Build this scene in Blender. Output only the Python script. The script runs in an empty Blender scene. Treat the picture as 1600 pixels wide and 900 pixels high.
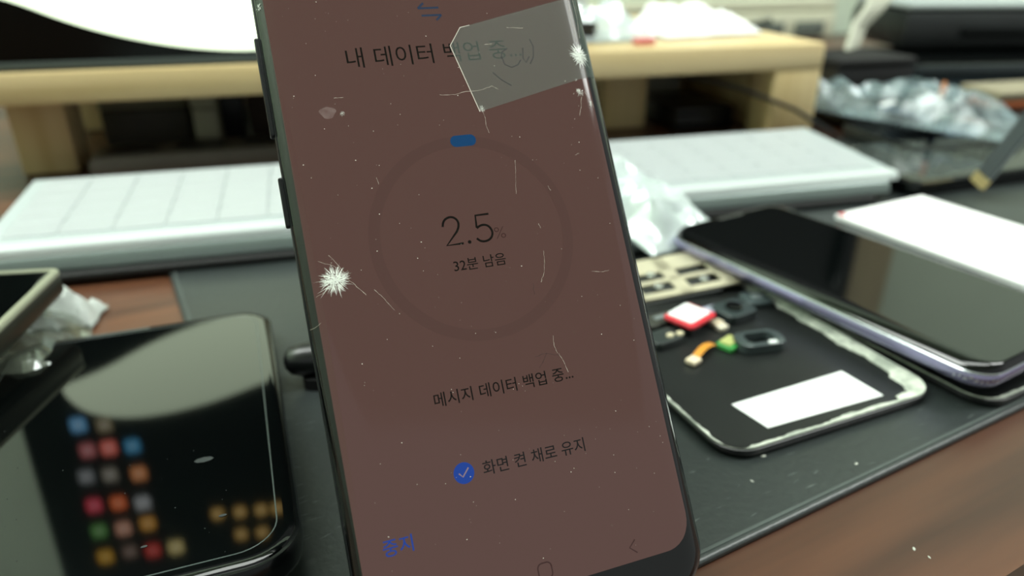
import bpy, bmesh, math, random
from mathutils import Vector, Matrix, noise as mnoise

random.seed(7)
R = math.radians
SC = bpy.context.scene
COL = SC.collection
S = 0.001                       # every length below is written in millimetres
DESK = 750.0                    # height of the desk top above the floor
CAM_H = 121.0                   # lens height above the desk top
F_PX = 1140.0                   # focal length in pixels of the 1600 px frame
PITCH = math.atan(543 / F_PX)

# ------------------------------------------------------------------ camera
cam_data = bpy.data.cameras.new('camera')
cam = bpy.data.objects.new('camera', cam_data)
COL.objects.link(cam)
cam.location = (0, 0, (DESK + CAM_H) * S)
cam.rotation_euler = (math.pi / 2 - PITCH, 0, 0)
cam_data.sensor_width = 36
cam_data.lens = 36 * F_PX / 1600
cam_data.clip_start = 0.005
cam_data.clip_end = 50
cam_data.dof.use_dof = True
cam_data.dof.focus_distance = 0.142
cam_data.dof.aperture_fstop = 10.3
SC.camera = cam

# ------------------------------------------------------------------ world, light, exposure
wd = bpy.data.worlds.new('world')
SC.world = wd
wd.use_nodes = True
bg = wd.node_tree.nodes['Background']
bg.inputs[0].default_value = (0.86, 0.91, 0.88, 1)
bg.inputs[1].default_value = 0.42
SC.view_settings.view_transform = 'Standard'
SC.view_settings.look = 'None'
SC.view_settings.gamma = 1
SC.view_settings.use_curve_mapping = False
SC.view_settings.exposure = 0.0


def area_light(name, loc, sx, sy, watts, color, rot=(0, 0, 0)):
    d = bpy.data.lights.new(name, 'AREA')
    d.shape = 'RECTANGLE'
    d.size, d.size_y = sx, sy
    d.energy = watts
    d.color = color
    o = bpy.data.objects.new(name, d)
    COL.objects.link(o)
    o.location = loc
    o.rotation_euler = rot
    return o


area_light('ceiling_panel_light', (0.25, 0.20, 2.36), 1.2, 0.6, 11, (0.98, 1.0, 0.98))
area_light('ceiling_panel_light', (1.55, 0.45, 2.36), 1.2, 0.6, 24, (0.98, 1.0, 0.98))
area_light('ceiling_panel_light', (-1.05, 0.15, 2.36), 1.2, 0.6, 24, (0.98, 1.0, 0.98))  # extra panel, added to brighten the wall mirrored in the phones


# ------------------------------------------------------------------ materials
def lin(c):
    return tuple((v / 255 / 12.92) if v / 255 <= 0.04045 else ((v / 255 + 0.055) / 1.055) ** 2.4 for v in c)


def mat(name, rgb, rough=0.5, metal=0.0, spec=0.5, var=0.0, scale=60, stretch=(1, 1, 1), rgb2=None, bump=0.0,
        bump_scale=300, emit=None, strength=1.0, coat=0.0):
    m = bpy.data.materials.new(name)
    m.use_nodes = True
    nt = m.node_tree
    b = nt.nodes['Principled BSDF']
    b.inputs['Roughness'].default_value = rough
    b.inputs['Metallic'].default_value = metal
    b.inputs['Specular IOR Level'].default_value = spec
    b.inputs['Coat Weight'].default_value = coat
    b.inputs['Coat Roughness'].default_value = 0.03
    c = lin(rgb)
    tc = nt.nodes.new('ShaderNodeTexCoord')
    mp = nt.nodes.new('ShaderNodeMapping')
    mp.inputs['Scale'].default_value = stretch
    nt.links.new(tc.outputs['Object'], mp.inputs[0])
    n = nt.nodes.new('ShaderNodeTexNoise')
    n.inputs['Scale'].default_value = scale
    n.inputs['Detail'].default_value = 6
    nt.links.new(mp.outputs[0], n.inputs['Vector'])
    ramp = nt.nodes.new('ShaderNodeValToRGB')
    c2 = lin(rgb2) if rgb2 else tuple(v * (1 - var) for v in c)
    ramp.color_ramp.elements[0].position = 0.35
    ramp.color_ramp.elements[1].position = 0.65
    ramp.color_ramp.elements[0].color = (*c2, 1)
    ramp.color_ramp.elements[1].color = (*c, 1)
    nt.links.new(n.outputs['Fac'], ramp.inputs[0])
    nt.links.new(ramp.outputs[0], b.inputs['Base Color'])
    if bump:
        n2 = nt.nodes.new('ShaderNodeTexNoise')
        n2.inputs['Scale'].default_value = bump_scale
        n2.inputs['Detail'].default_value = 4
        nt.links.new(tc.outputs['Object'], n2.inputs['Vector'])
        bp = nt.nodes.new('ShaderNodeBump')
        bp.inputs['Strength'].default_value = bump
        bp.inputs['Distance'].default_value = 0.0005
        nt.links.new(n2.outputs['Fac'], bp.inputs['Height'])
        nt.links.new(bp.outputs[0], b.inputs['Normal'])
    if emit is not None:
        b.inputs['Emission Color'].default_value = (*(lin(emit)), 1)
        b.inputs['Emission Strength'].default_value = strength
    return m


def wood(name, dark, light, rough, spec, scale, axis=0, ring=0.35):
    """Long grain along one local axis, with darker wavy streaks."""
    m = bpy.data.materials.new(name)
    m.use_nodes = True
    nt = m.node_tree
    b = nt.nodes['Principled BSDF']
    b.inputs['Roughness'].default_value = rough
    b.inputs['Specular IOR Level'].default_value = spec
    tc = nt.nodes.new('ShaderNodeTexCoord')
    mp = nt.nodes.new('ShaderNodeMapping')
    st = [1.0, 1.0, 1.0]
    st[axis] = 0.06
    mp.inputs['Scale'].default_value = st
    nt.links.new(tc.outputs['Object'], mp.inputs[0])
    n = nt.nodes.new('ShaderNodeTexNoise')
    n.inputs['Scale'].default_value = scale
    n.inputs['Detail'].default_value = 8
    n.inputs['Distortion'].default_value = ring
    nt.links.new(mp.outputs[0], n.inputs['Vector'])
    n3 = nt.nodes.new('ShaderNodeTexNoise')
    n3.inputs['Scale'].default_value = scale * 5
    n3.inputs['Detail'].default_value = 3
    nt.links.new(mp.outputs[0], n3.inputs['Vector'])
    mx = nt.nodes.new('ShaderNodeMath')
    mx.operation = 'MULTIPLY_ADD'
    mx.inputs[1].default_value = 0.35
    nt.links.new(n3.outputs['Fac'], mx.inputs[0])
    nt.links.new(n.outputs['Fac'], mx.inputs[2])
    r = nt.nodes.new('ShaderNodeValToRGB')
    r.color_ramp.elements[0].position = 0.48
    r.color_ramp.elements[1].position = 0.86
    r.color_ramp.elements[0].color = (*lin(dark), 1)
    r.color_ramp.elements[1].color = (*lin(light), 1)
    nt.links.new(mx.outputs[0], r.inputs[0])
    nt.links.new(r.outputs[0], b.inputs['Base Color'])
    bp = nt.nodes.new('ShaderNodeBump')
    bp.inputs['Strength'].default_value = 0.12
    bp.inputs['Distance'].default_value = 0.0006
    nt.links.new(n3.outputs['Fac'], bp.inputs['Height'])
    nt.links.new(bp.outputs[0], b.inputs['Normal'])
    return m


def film(name, rgb, alpha, rough, vary=0.3, scale=90, gloss=0.25):
    """Clear plastic: partly see-through, partly milky, with a shiny skin."""
    m = bpy.data.materials.new(name)
    m.use_nodes = True
    nt = m.node_tree
    nt.nodes.remove(nt.nodes['Principled BSDF'])
    out = nt.nodes['Material Output']
    tr = nt.nodes.new('ShaderNodeBsdfTransparent')
    df = nt.nodes.new('ShaderNodeBsdfDiffuse')
    df.inputs[0].default_value = (*lin(rgb), 1)
    gl = nt.nodes.new('ShaderNodeBsdfGlossy')
    gl.inputs['Roughness'].default_value = rough
    gl.inputs[0].default_value = (0.95, 1, 1, 1)
    mg = nt.nodes.new('ShaderNodeMixShader')
    mg.inputs[0].default_value = gloss
    nt.links.new(df.outputs[0], mg.inputs[1])
    nt.links.new(gl.outputs[0], mg.inputs[2])
    mt = nt.nodes.new('ShaderNodeMixShader')
    tc = nt.nodes.new('ShaderNodeTexCoord')
    n = nt.nodes.new('ShaderNodeTexNoise')
    n.inputs['Scale'].default_value = scale
    nt.links.new(tc.outputs['Object'], n.inputs['Vector'])
    mr = nt.nodes.new('ShaderNodeMapRange')
    mr.inputs[1].default_value = 0.3
    mr.inputs[2].default_value = 0.7
    mr.inputs[3].default_value = max(0, alpha - vary)
    mr.inputs[4].default_value = min(1, alpha + vary)
    nt.links.new(n.outputs['Fac'], mr.inputs[0])
    nt.links.new(mr.outputs[0], mt.inputs[0])
    nt.links.new(tr.outputs[0], mt.inputs[1])
    nt.links.new(mg.outputs[0], mt.inputs[2])
    nt.links.new(mt.outputs[0], out.inputs[0])
    return m


def screen_mat(name, rgb, strength=1.0, rough=0.06):
    return mat(name, (6, 6, 6), rough, 0, 0.5, emit=rgb, strength=strength)


BLACK = mat('black_plastic', (18, 20, 20), 0.38, var=0.2)
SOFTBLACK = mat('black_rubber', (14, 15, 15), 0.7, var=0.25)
GLASS = mat('black_glass', (4, 6, 6), 0.045, 0, 0.55)
FRAME = mat('dark_frame', (26, 30, 29), 0.25, 0.75)
STEEL = mat('steel', (206, 200, 172), 0.4, 0.3, var=0.15)
WHITE = mat('white_paper', (238, 242, 240), 0.6, var=0.03)
WALLP = mat('wall_paint', (212, 228, 206), 0.9, var=0.04, scale=6)


# ------------------------------------------------------------------ mesh tools
class MB:
    def __init__(self):
        self.v, self.f = [], []

    def loft(self, loops, cap0=True, cap1=True, closed=True):
        n = len(loops[0])
        base = len(self.v)
        for lp in loops:
            self.v += [tuple(p) for p in lp]
        for i in range(len(loops) - 1):
            for j in range(n if closed else n - 1):
                k = (j + 1) % n
                a = base + i * n
                b = a + n
                self.f.append((a + j, a + k, b + k, b + j))
        if cap0:
            self.f.append(tuple(base + j for j in reversed(range(n))))
        if cap1:
            e = base + (len(loops) - 1) * n
            self.f.append(tuple(e + j for j in range(n)))
        return self

    def rslab(self, w, l, r, prof, cx=0, cy=0, seg=6, cap0=True, cap1=True):
        """Rounded-corner slab centred on cx, cy; prof = (inset_x, inset_y, z) from bottom to top."""
        loops = []
        prof = list(prof)
        k = min(.6, .2 * min(w - 2 * prof[-1][0], l - 2 * prof[-1][1]))      # flat ring inside each cap keeps its shading flat
        if cap1:
            prof.append((prof[-1][0] + k, prof[-1][1] + k, prof[-1][2]))
        if cap0:
            prof.insert(0, (prof[0][0] + k, prof[0][1] + k, prof[0][2]))
        for ix, iy, z in prof:
            loops.append([(cx + x, cy + y, z) for x, y in rrect(w - 2 * ix, l - 2 * iy, max(0.02, r - 0.5 * (ix + iy)), seg)])
        return self.loft(loops, cap0, cap1)

    def box(self, x0, x1, y0, y1, z0, z1, b=0.3, seg=2):
        b = min(b, (x1 - x0) * .45, (y1 - y0) * .45, (z1 - z0) * .45)
        return self.rslab(x1 - x0, y1 - y0, b, [(b, b, z0), (0.29 * b, 0.29 * b, z0 + 0.29 * b), (0, 0, z0 + b), (0, 0, z1 - b), (0.29 * b, 0.29 * b, z1 - 0.29 * b), (b, b, z1)],
                          (x0 + x1) / 2, (y0 + y1) / 2, seg)

    def tube(self, pts, r, seg=8, rads=None):
        pts = [Vector(p) for p in pts]
        loops = []
        up = Vector((0, 0, 1))
        for i, p in enumerate(pts):
            d = (pts[min(i + 1, len(pts) - 1)] - pts[max(i - 1, 0)]).normalized()
            s = d.cross(up)
            if s.length < 1e-3:
                s = d.cross(Vector((1, 0, 0)))
            s.normalize()
            u = s.cross(d)
            rr = rads[i] if rads else r
            loops.append([p + (s * math.cos(2 * math.pi * k / seg) + u * math.sin(2 * math.pi * k / seg)) * rr for k in range(seg)])
        return self.loft(loops)

    def poly(self, pts):
        b = len(self.v)
        self.v += [tuple(p) for p in pts]
        self.f.append(tuple(range(b, b + len(pts))))
        return self

    def plate(self, pts, z0, z1):
        """Extrude a flat outline (counter-clockwise) from z0 to z1."""
        return self.loft([[(x, y, z0) for x, y in pts], [(x, y, z1) for x, y in pts]])

    def grid(self, nu, nv, fn):
        b = len(self.v)
        for j in range(nv + 1):
            for i in range(nu + 1):
                self.v.append(tuple(fn(i / nu, j / nv)))
        for j in range(nv):
            for i in range(nu):
                a = b + j * (nu + 1) + i
                self.f.append((a, a + 1, a + nu + 2, a + nu + 1))
        return self

    def build(self, name, m, parent=None, angle=35, M=None):
        me = bpy.data.meshes.new(name)
        me.from_pydata([(x * S, y * S, z * S) for x, y, z in self.v], [], self.f)
        me.validate()
        bm = bmesh.new()
        bm.from_mesh(me)
        bmesh.ops.recalc_face_normals(bm, faces=bm.faces)
        bm.to_mesh(me)
        bm.free()
        me.shade_smooth()
        me.set_sharp_from_angle(angle=R(angle))
        if m:
            me.materials.append(m)
        o = bpy.data.objects.new(name, me)
        COL.objects.link(o)
        if parent:
            o.parent = parent
        if M:
            o.matrix_world = M
        return o


def rrect(w, l, r, seg=6):
    r = min(r, w / 2 - 0.01, l / 2 - 0.01)
    out = []
    for cx, cy, a0 in ((w / 2 - r, l / 2 - r, 0), (-w / 2 + r, l / 2 - r, 90), (-w / 2 + r, -l / 2 + r, 180), (w / 2 - r, -l / 2 + r, 270)):
        for k in range(seg + 1):
            a = R(a0 + 90 * k / seg)
            out.append((cx + r * math.cos(a), cy + r * math.sin(a)))
    return out


def pose(x, y, z, deg=0, tx=0, ty=0):
    """A thing's own frame: place on the desk (mm, z above the desk top), turn about z, then tilt about own x / y."""
    return Matrix.Translation((x * S, y * S, (z + DESK) * S)) @ Matrix.Rotation(R(deg), 4, 'Z') @ Matrix.Rotation(R(tx), 4, 'X') @ Matrix.Rotation(R(ty), 4, 'Y')


def basis(o, a, b, n):
    m = Matrix((a, b, n)).transposed().to_4x4()
    m.translation = Vector((o[0] * S, o[1] * S, (o[2] + DESK) * S))
    return m


def tag(o, label, cat, group=None):
    o['label'] = label
    o['category'] = cat
    if group:
        o['group'] = group
    return o


def thing(name, label, cat, M, group=None):
    o = bpy.data.objects.new(name, None)
    o.empty_display_size = 0.01
    COL.objects.link(o)
    o.matrix_world = M
    return tag(o, label, cat, group)


def structure(o):
    o['kind'] = 'structure'
    return o


def lab(o, text):
    o['label'] = text
    return o


# viewing ray of a photo pixel, used only to read places off the photograph
_s, _c = math.sin(PITCH), math.cos(PITCH)


def ray(u, v):
    x, y = u - 800, v - 450
    return Vector((x, F_PX * _c - y * _s, -(F_PX * _s + y * _c)))


def at(u, v, z):
    r = ray(u, v)
    return Vector((0, 0, CAM_H)) + r * ((z - CAM_H) / r.z)


def away(u, v, y):
    r = ray(u, v)
    return Vector((0, 0, CAM_H)) + r * (y / r.y)


KAZ = 14.887                                     # turn of keyboard, riser and wall against the view
XP = Vector((math.cos(R(KAZ)), math.sin(R(KAZ)), 0))
YP = Vector((-math.sin(R(KAZ)), math.cos(R(KAZ)), 0))


def rk(x, y, z=0):                                # riser frame to desk frame
    return XP * x + YP * y + Vector((0, 0, z))


def rpose(x, y, z, deg=0, tx=0, ty=0):
    q = rk(x, y, z)
    return pose(q.x, q.y, q.z, KAZ + deg, tx, ty)


def text_mesh(body, x0, x1, y, z, zfn=None, thin=0.0, h=None):
    """Flat lettering between x0 and x1 on baseline y (mm)."""
    c = bpy.data.curves.new('lettering', 'FONT')
    c.body = body
    c.offset = thin
    c.resolution_u = 3
    o = bpy.data.objects.new('lettering', c)
    COL.objects.link(o)
    bpy.context.view_layer.update()
    dg = bpy.context.evaluated_depsgraph_get()
    me = bpy.data.meshes.new_from_object(o.evaluated_get(dg))
    bpy.data.objects.remove(o)
    xs = [v.co.x for v in me.vertices]
    ys = [v.co.y for v in me.vertices]
    k = (x1 - x0) / (max(xs) - min(xs))
    ky = k if h is None else h / (max(ys))
    mb = MB()
    mb.v = [(x0 + (v.co.x - min(xs)) * k, y + v.co.y * ky, z) for v in me.vertices]
    mb.f = [tuple(p.vertices) for p in me.polygons]
    bpy.data.meshes.remove(me)
    return mb


# ------------------------------------------------------------------ room
def room():
    fl = MB().box(-2600, 2600, -2200, 2600, -20, 0, 1).build('floor', mat('floor_vinyl', (120, 116, 104), 0.5, var=0.15, scale=8))
    structure(fl)
    ce = MB().box(-2600, 2600, -2200, 2600, 2400, 2430, 1).build('ceiling', mat('ceiling_paint', (205, 208, 196), 0.9, var=0.04, scale=5))
    structure(ce)
    M = rpose(0, 0, -DESK)
    wb = MB().box(-1500, 2600, 960, 1010, 5, 2398, 1).build('wall_back', WALLP, M=M)
    structure(wb)
    wl = MB().box(-1560, -1510, -1600, 1000, 5, 2398, 1).build('wall_left', WALLP, M=M)
    structure(wl)


room()
for k, (x, y) in enumerate(((0.25, 0.20), (1.55, 0.45), (-1.05, 0.15))):
    t = thing('ceiling_light', 'flat white light panel on the ceiling ' + ('over the desk', 'right of the desk', 'added at left to brighten the wall')[k], 'ceiling light', Matrix.Translation((x, y, 2.37)))
    MB().box(-620, 620, -320, 320, 8, 30, 3).build('light_frame', WHITE, t)
    MB().box(-600, 600, -300, 300, 0, 7, 1).build('diffuser', mat('light_diffuser', (240, 244, 240), 0.5, emit=(240, 250, 240), strength=4), t)

# unseen dark cabinet added behind the riser so the phone glass mirrors black
t = thing('reflection_cabinet', 'unseen dark cabinet added above the desk back to blacken phone reflections', 'cabinet', rpose(240, 940, 245))
dk = mat('cabinet_laminate', (20, 24, 22), 0.55, var=0.2, scale=10)
MB().box(-570, 560, -40, 18, 0, 700, 3).build('carcass', dk, t)
lab(MB().box(562, 640, -42, 18, 0, 700, 2).build('side_panel', mat('cabinet_side', (188, 176, 140), 0.6, var=0.08, scale=12), t), 'beige panel added for the pale strip in the reflection')
for x0, x1 in ((-566, -4), (0, 556)):
    d = MB().box(x0, x1, -54, -41, 4, 696, 2).build('door', dk, t)
    MB().box(x1 - 40, x1 - 30, -64, -54.5, 40, 160, 2).build('handle', FRAME, d)

# ------------------------------------------------------------------ desk and mat
MAT_DEG = 28.8                                   # the desk edge and the mat run this way
mdir = Vector((math.cos(R(MAT_DEG)), math.sin(R(MAT_DEG)), 0))
mnor = Vector((-math.sin(R(MAT_DEG)), math.cos(R(MAT_DEG)), 0))
WOOD = wood('walnut_veneer', (40, 21, 13), (104, 66, 44), 0.34, 0.5, 20, 0)
corner = at(1596, 884, 0)
tdesk = thing('desk', 'brown wood grain desk carrying the phones, mat and wooden riser', 'desk', pose(corner.x, corner.y, -DESK, MAT_DEG))
dM = tdesk.matrix_world.inverted()
bk = [dM @ ((rk(x, 952) * S) + Vector((0, 0, DESK * S))) / S for x in (1650, -1100)]
outline = [(-760, 0), (1480, 0), (bk[0].x, bk[0].y), (bk[1].x, bk[1].y)]
mbd = MB()
mbd.loft([[(x, y, z) for x, y in outline] for z in (DESK - 26, DESK)])
top_ = mbd.build('desktop', WOOD, tdesk)
for x0, y1 in ((-700, 700), (1420, 460)):
    MB().box(x0, x0 + 26, 60, y1, 0, DESK - 26.2, 2).build('leg_panel', WOOD, tdesk)

# mat: rounded front left corner, edge running to the right past the frame
p0 = at(1090, 890, 0)
p1 = at(268, 440, 0)
dvec = p1 - p0
mx0 = dvec.dot(mdir)
RUBBER = mat('mat_rubber', (42, 48, 47), 0.36, 0, 0.6, var=0.12, scale=40, bump=0.25, bump_scale=500)
tmat = thing('desk_mat', 'dark grey rubber desk mat with worn front edge', 'mat', pose(p0.x, p0.y, 0, MAT_DEG))
mw, ml = 540, 236
MB().rslab(mw, ml, 12, [(0.3, 0.3, 0.05), (0, 0, 0.4), (0, 0, 1.2), (0.35, 0.35, 1.6), (0.9, 0.9, 1.8)], mx0 + mw / 2, ml / 2, 10).build('mat_sheet', RUBBER, tmat)
MB().rslab(mw - 3, ml - 3, 11, [(0, 0, 1.8), (0.1, 0.1, 2.02), (0.9, 0.9, 2.02), (1.0, 1.0, 1.8)], mx0 + mw / 2, ml / 2, 10, False, False).build('edge_binding', mat('mat_binding', (70, 78, 75), 0.5, var=0.2), tmat)
MZ = 1.8                                         # top of the mat
rs = random.Random(4)
mbs = MB()
minv = tmat.matrix_world.inverted()
for u0, u1, v0, v1, n_ in ((440, 540, 640, 860, 34), (1430, 1560, 630, 690, 12), (1080, 1400, 700, 820, 22), (300, 430, 440, 520, 5)):
    for k in range(n_):
        q = at(rs.uniform(u0, u1), rs.uniform(v0, v1), MZ)
        p = minv @ Vector((q.x * S, q.y * S, (q.z + DESK) * S)) / S
        if p.y < 4:
            continue
        a_ = rs.uniform(-.35, .25)
        ln, wd_ = rs.uniform(.5, 2.2), rs.uniform(.03, .1)
        cx_, sx_ = math.cos(a_), math.sin(a_)
        mbs.poly([(p.x + ln * i_ * cx_ - wd_ * j_ * sx_, p.y + ln * i_ * sx_ + wd_ * j_ * cx_, MZ + .03) for i_, j_ in ((-1, 0), (0, -1), (1, 0), (0, 1))])
o = mbs.build('scuff_mark', mat('mat_scuff', (112, 122, 118), .6), tmat)
o['kind'] = 'stuff'

# ------------------------------------------------------------------ keyboard
KEYW = mat('keycap_white', (170, 177, 178), 0.4, var=0.02)
KEYBODY = mat('keyboard_white', (170, 180, 180), 0.42, var=0.03)
tk = thing('keyboard', 'long white low-profile keyboard with silver front edge below the wooden riser', 'keyboard', rpose(-131.5, 288, 0))
KX = 414.0
prof = [(12, 9.0), (14.5, 9.2), (17.2, 10.6), (19.0, 13), (19.8, 15), (88, 19.4), (90, 18.5), (90, 6), (88, 5.2), (14, 5.2), (12, 6.2)]


def extrude_x(mb, pr, x0, x1):
    return mb.loft([[(x0, y, z) for y, z in pr], [(x1, y, z) for y, z in pr]])


extrude_x(MB(), [(17, 13.2), (17.6, 14.8), (18.5, 15.2), (89, 19.4), (90, 18.6), (90, 10), (17, 10)], 0, KX).build('deck', KEYBODY, tk)
lab(extrude_x(MB(), [(9.0, 12.6), (9.8, 14.2), (11, 14.8), (16.0, 15.2), (16.6, 14.6), (16.6, 11), (9.0, 11)], 0, KX).build('front_rim', mat('keyboard_rim', (190, 199, 197), 0.3), tk), 'glossy white front rim')
lab(extrude_x(MB(), [(6.0, 6.0), (7.0, 9.4), (9.2, 11.2), (88, 11.2), (89.6, 9), (89.6, 5.2), (6.4, 5.2)], 2, KX - 6).build('lower_case', mat('keyboard_silver', (112, 124, 120), 0.28, 0.45), tk), 'silver grey lower case')
MB().box(8, KX - 16, 2, 86, MZ + .1, 5.1, 1).build('contact_shadow_base', SOFTBLACK, tk)  # black slab stands in for the contact shadow along the front
key = None
rows, cols = 5, 20
tilt = math.atan2(4.2, 70)
for r in range(rows):
    for c in range(cols):
        kx = 6 + (c + .5) * (KX - 12) / cols
        ky = 20.5 + (r + .5) * 13.4
        kz = 15.2 + (ky - 18.5) * math.tan(tilt) + 0.06
        if key is None:
            key = MB().rslab(19.95, 13.25, 1.6, [(0, 0, 0), (0, 0, .3), (.2, .2, .5), (.6, .6, .58)], 0, 0, 3).build('key', KEYW, tk)
            o = key
        else:
            o = key.copy()
            COL.objects.link(o)
            o.parent = tk
        o.location = (kx * S, ky * S, kz * S)
        o.rotation_euler = (tilt, 0, 0)

# ------------------------------------------------------------------ wooden riser
PINE = wood('pine', (206, 182, 130), (230, 210, 164), 0.45, 0.4, 26, 0)
PINEV = wood('pine_upright', (196, 170, 116), (226, 206, 158), 0.45, 0.4, 26, 2)
tr_ = thing('monitor_riser', 'long pale pine wood riser standing behind the white keyboard', 'riser', rpose(0, 420, 0))
MB().box(-200, 320, 0, 210, 46, 62, 1.5).build('board', PINE, tr_)
for x0, x1, y0, y1 in ((286, 320, 0.5, 26), (286, 320, 150, 208), (-165, -136, 40, 70), (-165, -134, 150, 208), (194, 226, 60, 86)):
    MB().box(x0, x1, y0, y1, 0.2, 45.9, 1.2).build('leg', PINEV, tr_)
MB().box(300, 318, 26.2, 149.8, 0.2, 45.9, 1).build('side_panel', PINEV, tr_)

# things stored below the riser
GREY = mat('grey_plastic', (92, 94, 84), 0.5, var=0.15)
OLIVE = mat('olive_card', (120, 120, 98), 0.7, var=0.1)
BROWNB = mat('brown_card', (70, 58, 46), 0.7, var=0.2)


def simple_box(name, label, cat, M, w, d, h, m, lid=None, lid_h=5, group=None, lid_name='lid', b=1.5):
    t = thing(name, label, cat, M, group)
    MB().box(-w / 2, w / 2, -d / 2, d / 2, 0, h - lid_h - .1, b).build('body', m, t)
    MB().box(-w / 2 - .4, w / 2 + .4, -d / 2 - .4, d / 2 + .4, h - lid_h, h, b).build(lid_name, lid or m, t)
    return t


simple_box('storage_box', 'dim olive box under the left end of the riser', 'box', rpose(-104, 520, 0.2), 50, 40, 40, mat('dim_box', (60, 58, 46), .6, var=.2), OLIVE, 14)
simple_box('storage_box', 'black box in the dark gap under the riser', 'box', rpose(-62, 532, 0.2), 30, 40, 44, BLACK, BLACK)
simple_box('storage_box', 'brown box under the riser behind the left half of keyboard', 'box', rpose(-20, 545, 0.2), 50, 40, 36, BROWNB, BROWNB)
simple_box('charger_block', 'small pale plug block standing under the riser left of the cracked phone', 'charger', rpose(-66, 488, 0.2), 14, 22, 37, mat('pale_plastic', (150, 150, 126), .5, var=.1), None, 8)
tt = thing('power_strip', 'dark grey power strip lying under the riser behind keyboard', 'power strip', rpose(-48, 446, 0.2, 3))
MB().box(-75, 75, -16, 16, 0, 15, 4).build('body', mat('strip_grey', (74, 70, 62), .5, var=.15), tt)
for k in range(4):
    MB().rslab(26, 22, 8, [(0, 0, 15.1), (0, 0, 16), (2, 2, 16.2)], -54 + 36 * k, 0).build('socket', BLACK, tt)
simple_box('storage_box', 'beige carton under the riser just right of the cracked phone', 'box', rpose(200, 545, 0.2), 46, 40, 30, mat('beige_card', (142, 130, 108), .7, var=.1), None)
simple_box('storage_box', 'white carton deep under the right end of the riser', 'box', rpose(268, 560, 0.2), 34, 30, 34, mat('white_card', (170, 172, 160), .7, var=.1), None)
simple_box('storage_box', 'black flat case under the riser near its right leg', 'box', rpose(262, 490, 0.2), 44, 60, 16, BLACK, None)
# cable that loops under the riser
a0, a1, a2, a3, a4 = rk(196, 470, 42), rk(236, 440, 41), rk(268, 425, 34), rk(300, 414, 22), rk(330, 405, 4)
tc_ = MB().tube([a0, a0.lerp(a1, .5) + Vector((0, 0, 1)), a1, a1.lerp(a2, .5) + Vector((0, 0, 1)), a2, a2.lerp(a3, .5), a3, a3.lerp(a4, .5), a4], 1.4, 8).build('cable', BLACK, M=Matrix.Translation((0, 0, DESK * S)))
tag(tc_, 'thin black cable hanging in front of the right riser leg', 'cable')

# ------------------------------------------------------------------ small monitor on the riser
tm = thing('monitor', 'black monitor on the riser showing a white lens shape', 'monitor', rpose(0, 424, 62))
mon = MB()
mon.box(-187.5, 148, 0, 13, 0.2, 214, 2).build('casing', BLACK, tm)
lab(MB().box(-187, 147.5, -1.6, -0.1, 0.4, 4.6, .5).build('chin', mat('bezel_grey', (84, 92, 88), 0.35, 0.3), tm), 'grey strip below the screen')
MB().box(-185, 145.5, -1.0, -0.05, 5.0, 212, .3).build('screen', mat('screen_black', (5, 9, 8), 0.3, 0, .2), tm)
MB().box(-60, 20, 13.2, 60, 0.2, 5, 1.5).build('stand', BLACK, tm)
lens = [(-160.5, 104), (-158, 101.5), (-150, 99.3), (-133.8, 94.2), (-114.6, 85.2), (-93.6, 78), (-67.8, 72), (-40, 68.7), (-20, 68.8), (0, 71.5), (16, 77), (28, 86), (30, 92),
        (22, 98), (0, 106), (-25, 112.5), (-52, 118), (-75.7, 124.4), (-94.5, 127.6), (-112.6, 129), (-130.3, 128.2), (-146.6, 123.2), (-154.5, 117), (-159.5, 109)]


def chaikin(p, closed=True, n=2):
    for _ in range(n):
        q = [] if closed else [p[0]]
        m_ = len(p) if closed else len(p) - 1
        for i in range(m_):
            a, b = p[i], p[(i + 1) % len(p)]
            q += [(a[0] * .75 + b[0] * .25, a[1] * .75 + b[1] * .25), (a[0] * .25 + b[0] * .75, a[1] * .25 + b[1] * .75)]
        p = q if closed else q + [p[-1]]
    return p


lens = [(x, z - 62) for x, z in chaikin(lens)]
MB().poly([(x, -1.25, z) for x, z in lens]).build('white_shape', mat('white_screen_light', (4, 4, 4), .12, emit=(228, 246, 212), strength=2.1), tm)

# ------------------------------------------------------------------ black glossy phone, lower left
T1 = R(4.0)
az = R(-20.3)
V1 = Vector((math.sin(az) * math.cos(T1), math.cos(az) * math.cos(T1), -math.sin(T1)))
U1 = Vector((math.cos(az), -math.sin(az), 0))
N1 = U1.cross(V1)
TR1 = at(420, 479, 9.8)
W1, L1 = 77.0, 126.0
O1 = TR1 - U1 * (W1 / 2) - V1 * (L1 / 2)


def slab_phone(t, w, l, r, h, m_body, m_glass, gi=1.2):
    b = MB().rslab(w, l, r, [(3.2, 3.2, -h), (1.6, 1.6, -h + .5), (.5, .5, -h + 1.6), (0, 0, -h + 3), (0, 0, -1.8), (.35, .35, -1.0), (gi, gi, -.75)], 0, 0, 9).build('frame', m_body, t)
    MB().rslab(w - 2 * gi + .4, l - 2 * gi + .4, r - gi, [(0, 0, -.9), (.15, .15, -.4), (.7, .7, -.08), (1.6, 1.6, 0)], 0, 0, 9).build('front_glass', m_glass, t)
    return b


tp = thing('smartphone', 'glossy black phone at lower left reflecting the white shape and app icons', 'phone', basis(O1, U1, V1, N1))
slab_phone(tp, W1, L1, 11, 8.6, mat('phone_black_frame', (12, 15, 15), .18, .3), GLASS)
MB().rslab(W1 - 8.6, L1 - 8.6, 8, [(0, 0, .0), (.06, .06, .05), (.22, .22, .05), (.28, .28, .0)], 0, 0, 9, False, False).build('display_border', mat('border_line', (70, 80, 78), .3), tp)
MB().box(-16, 2, L1 / 2 - 3.3, L1 / 2 - 2.1, .0, .06, .02).build('earpiece', mat('earpiece_mesh', (74, 82, 80), .4), tp)
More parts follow.
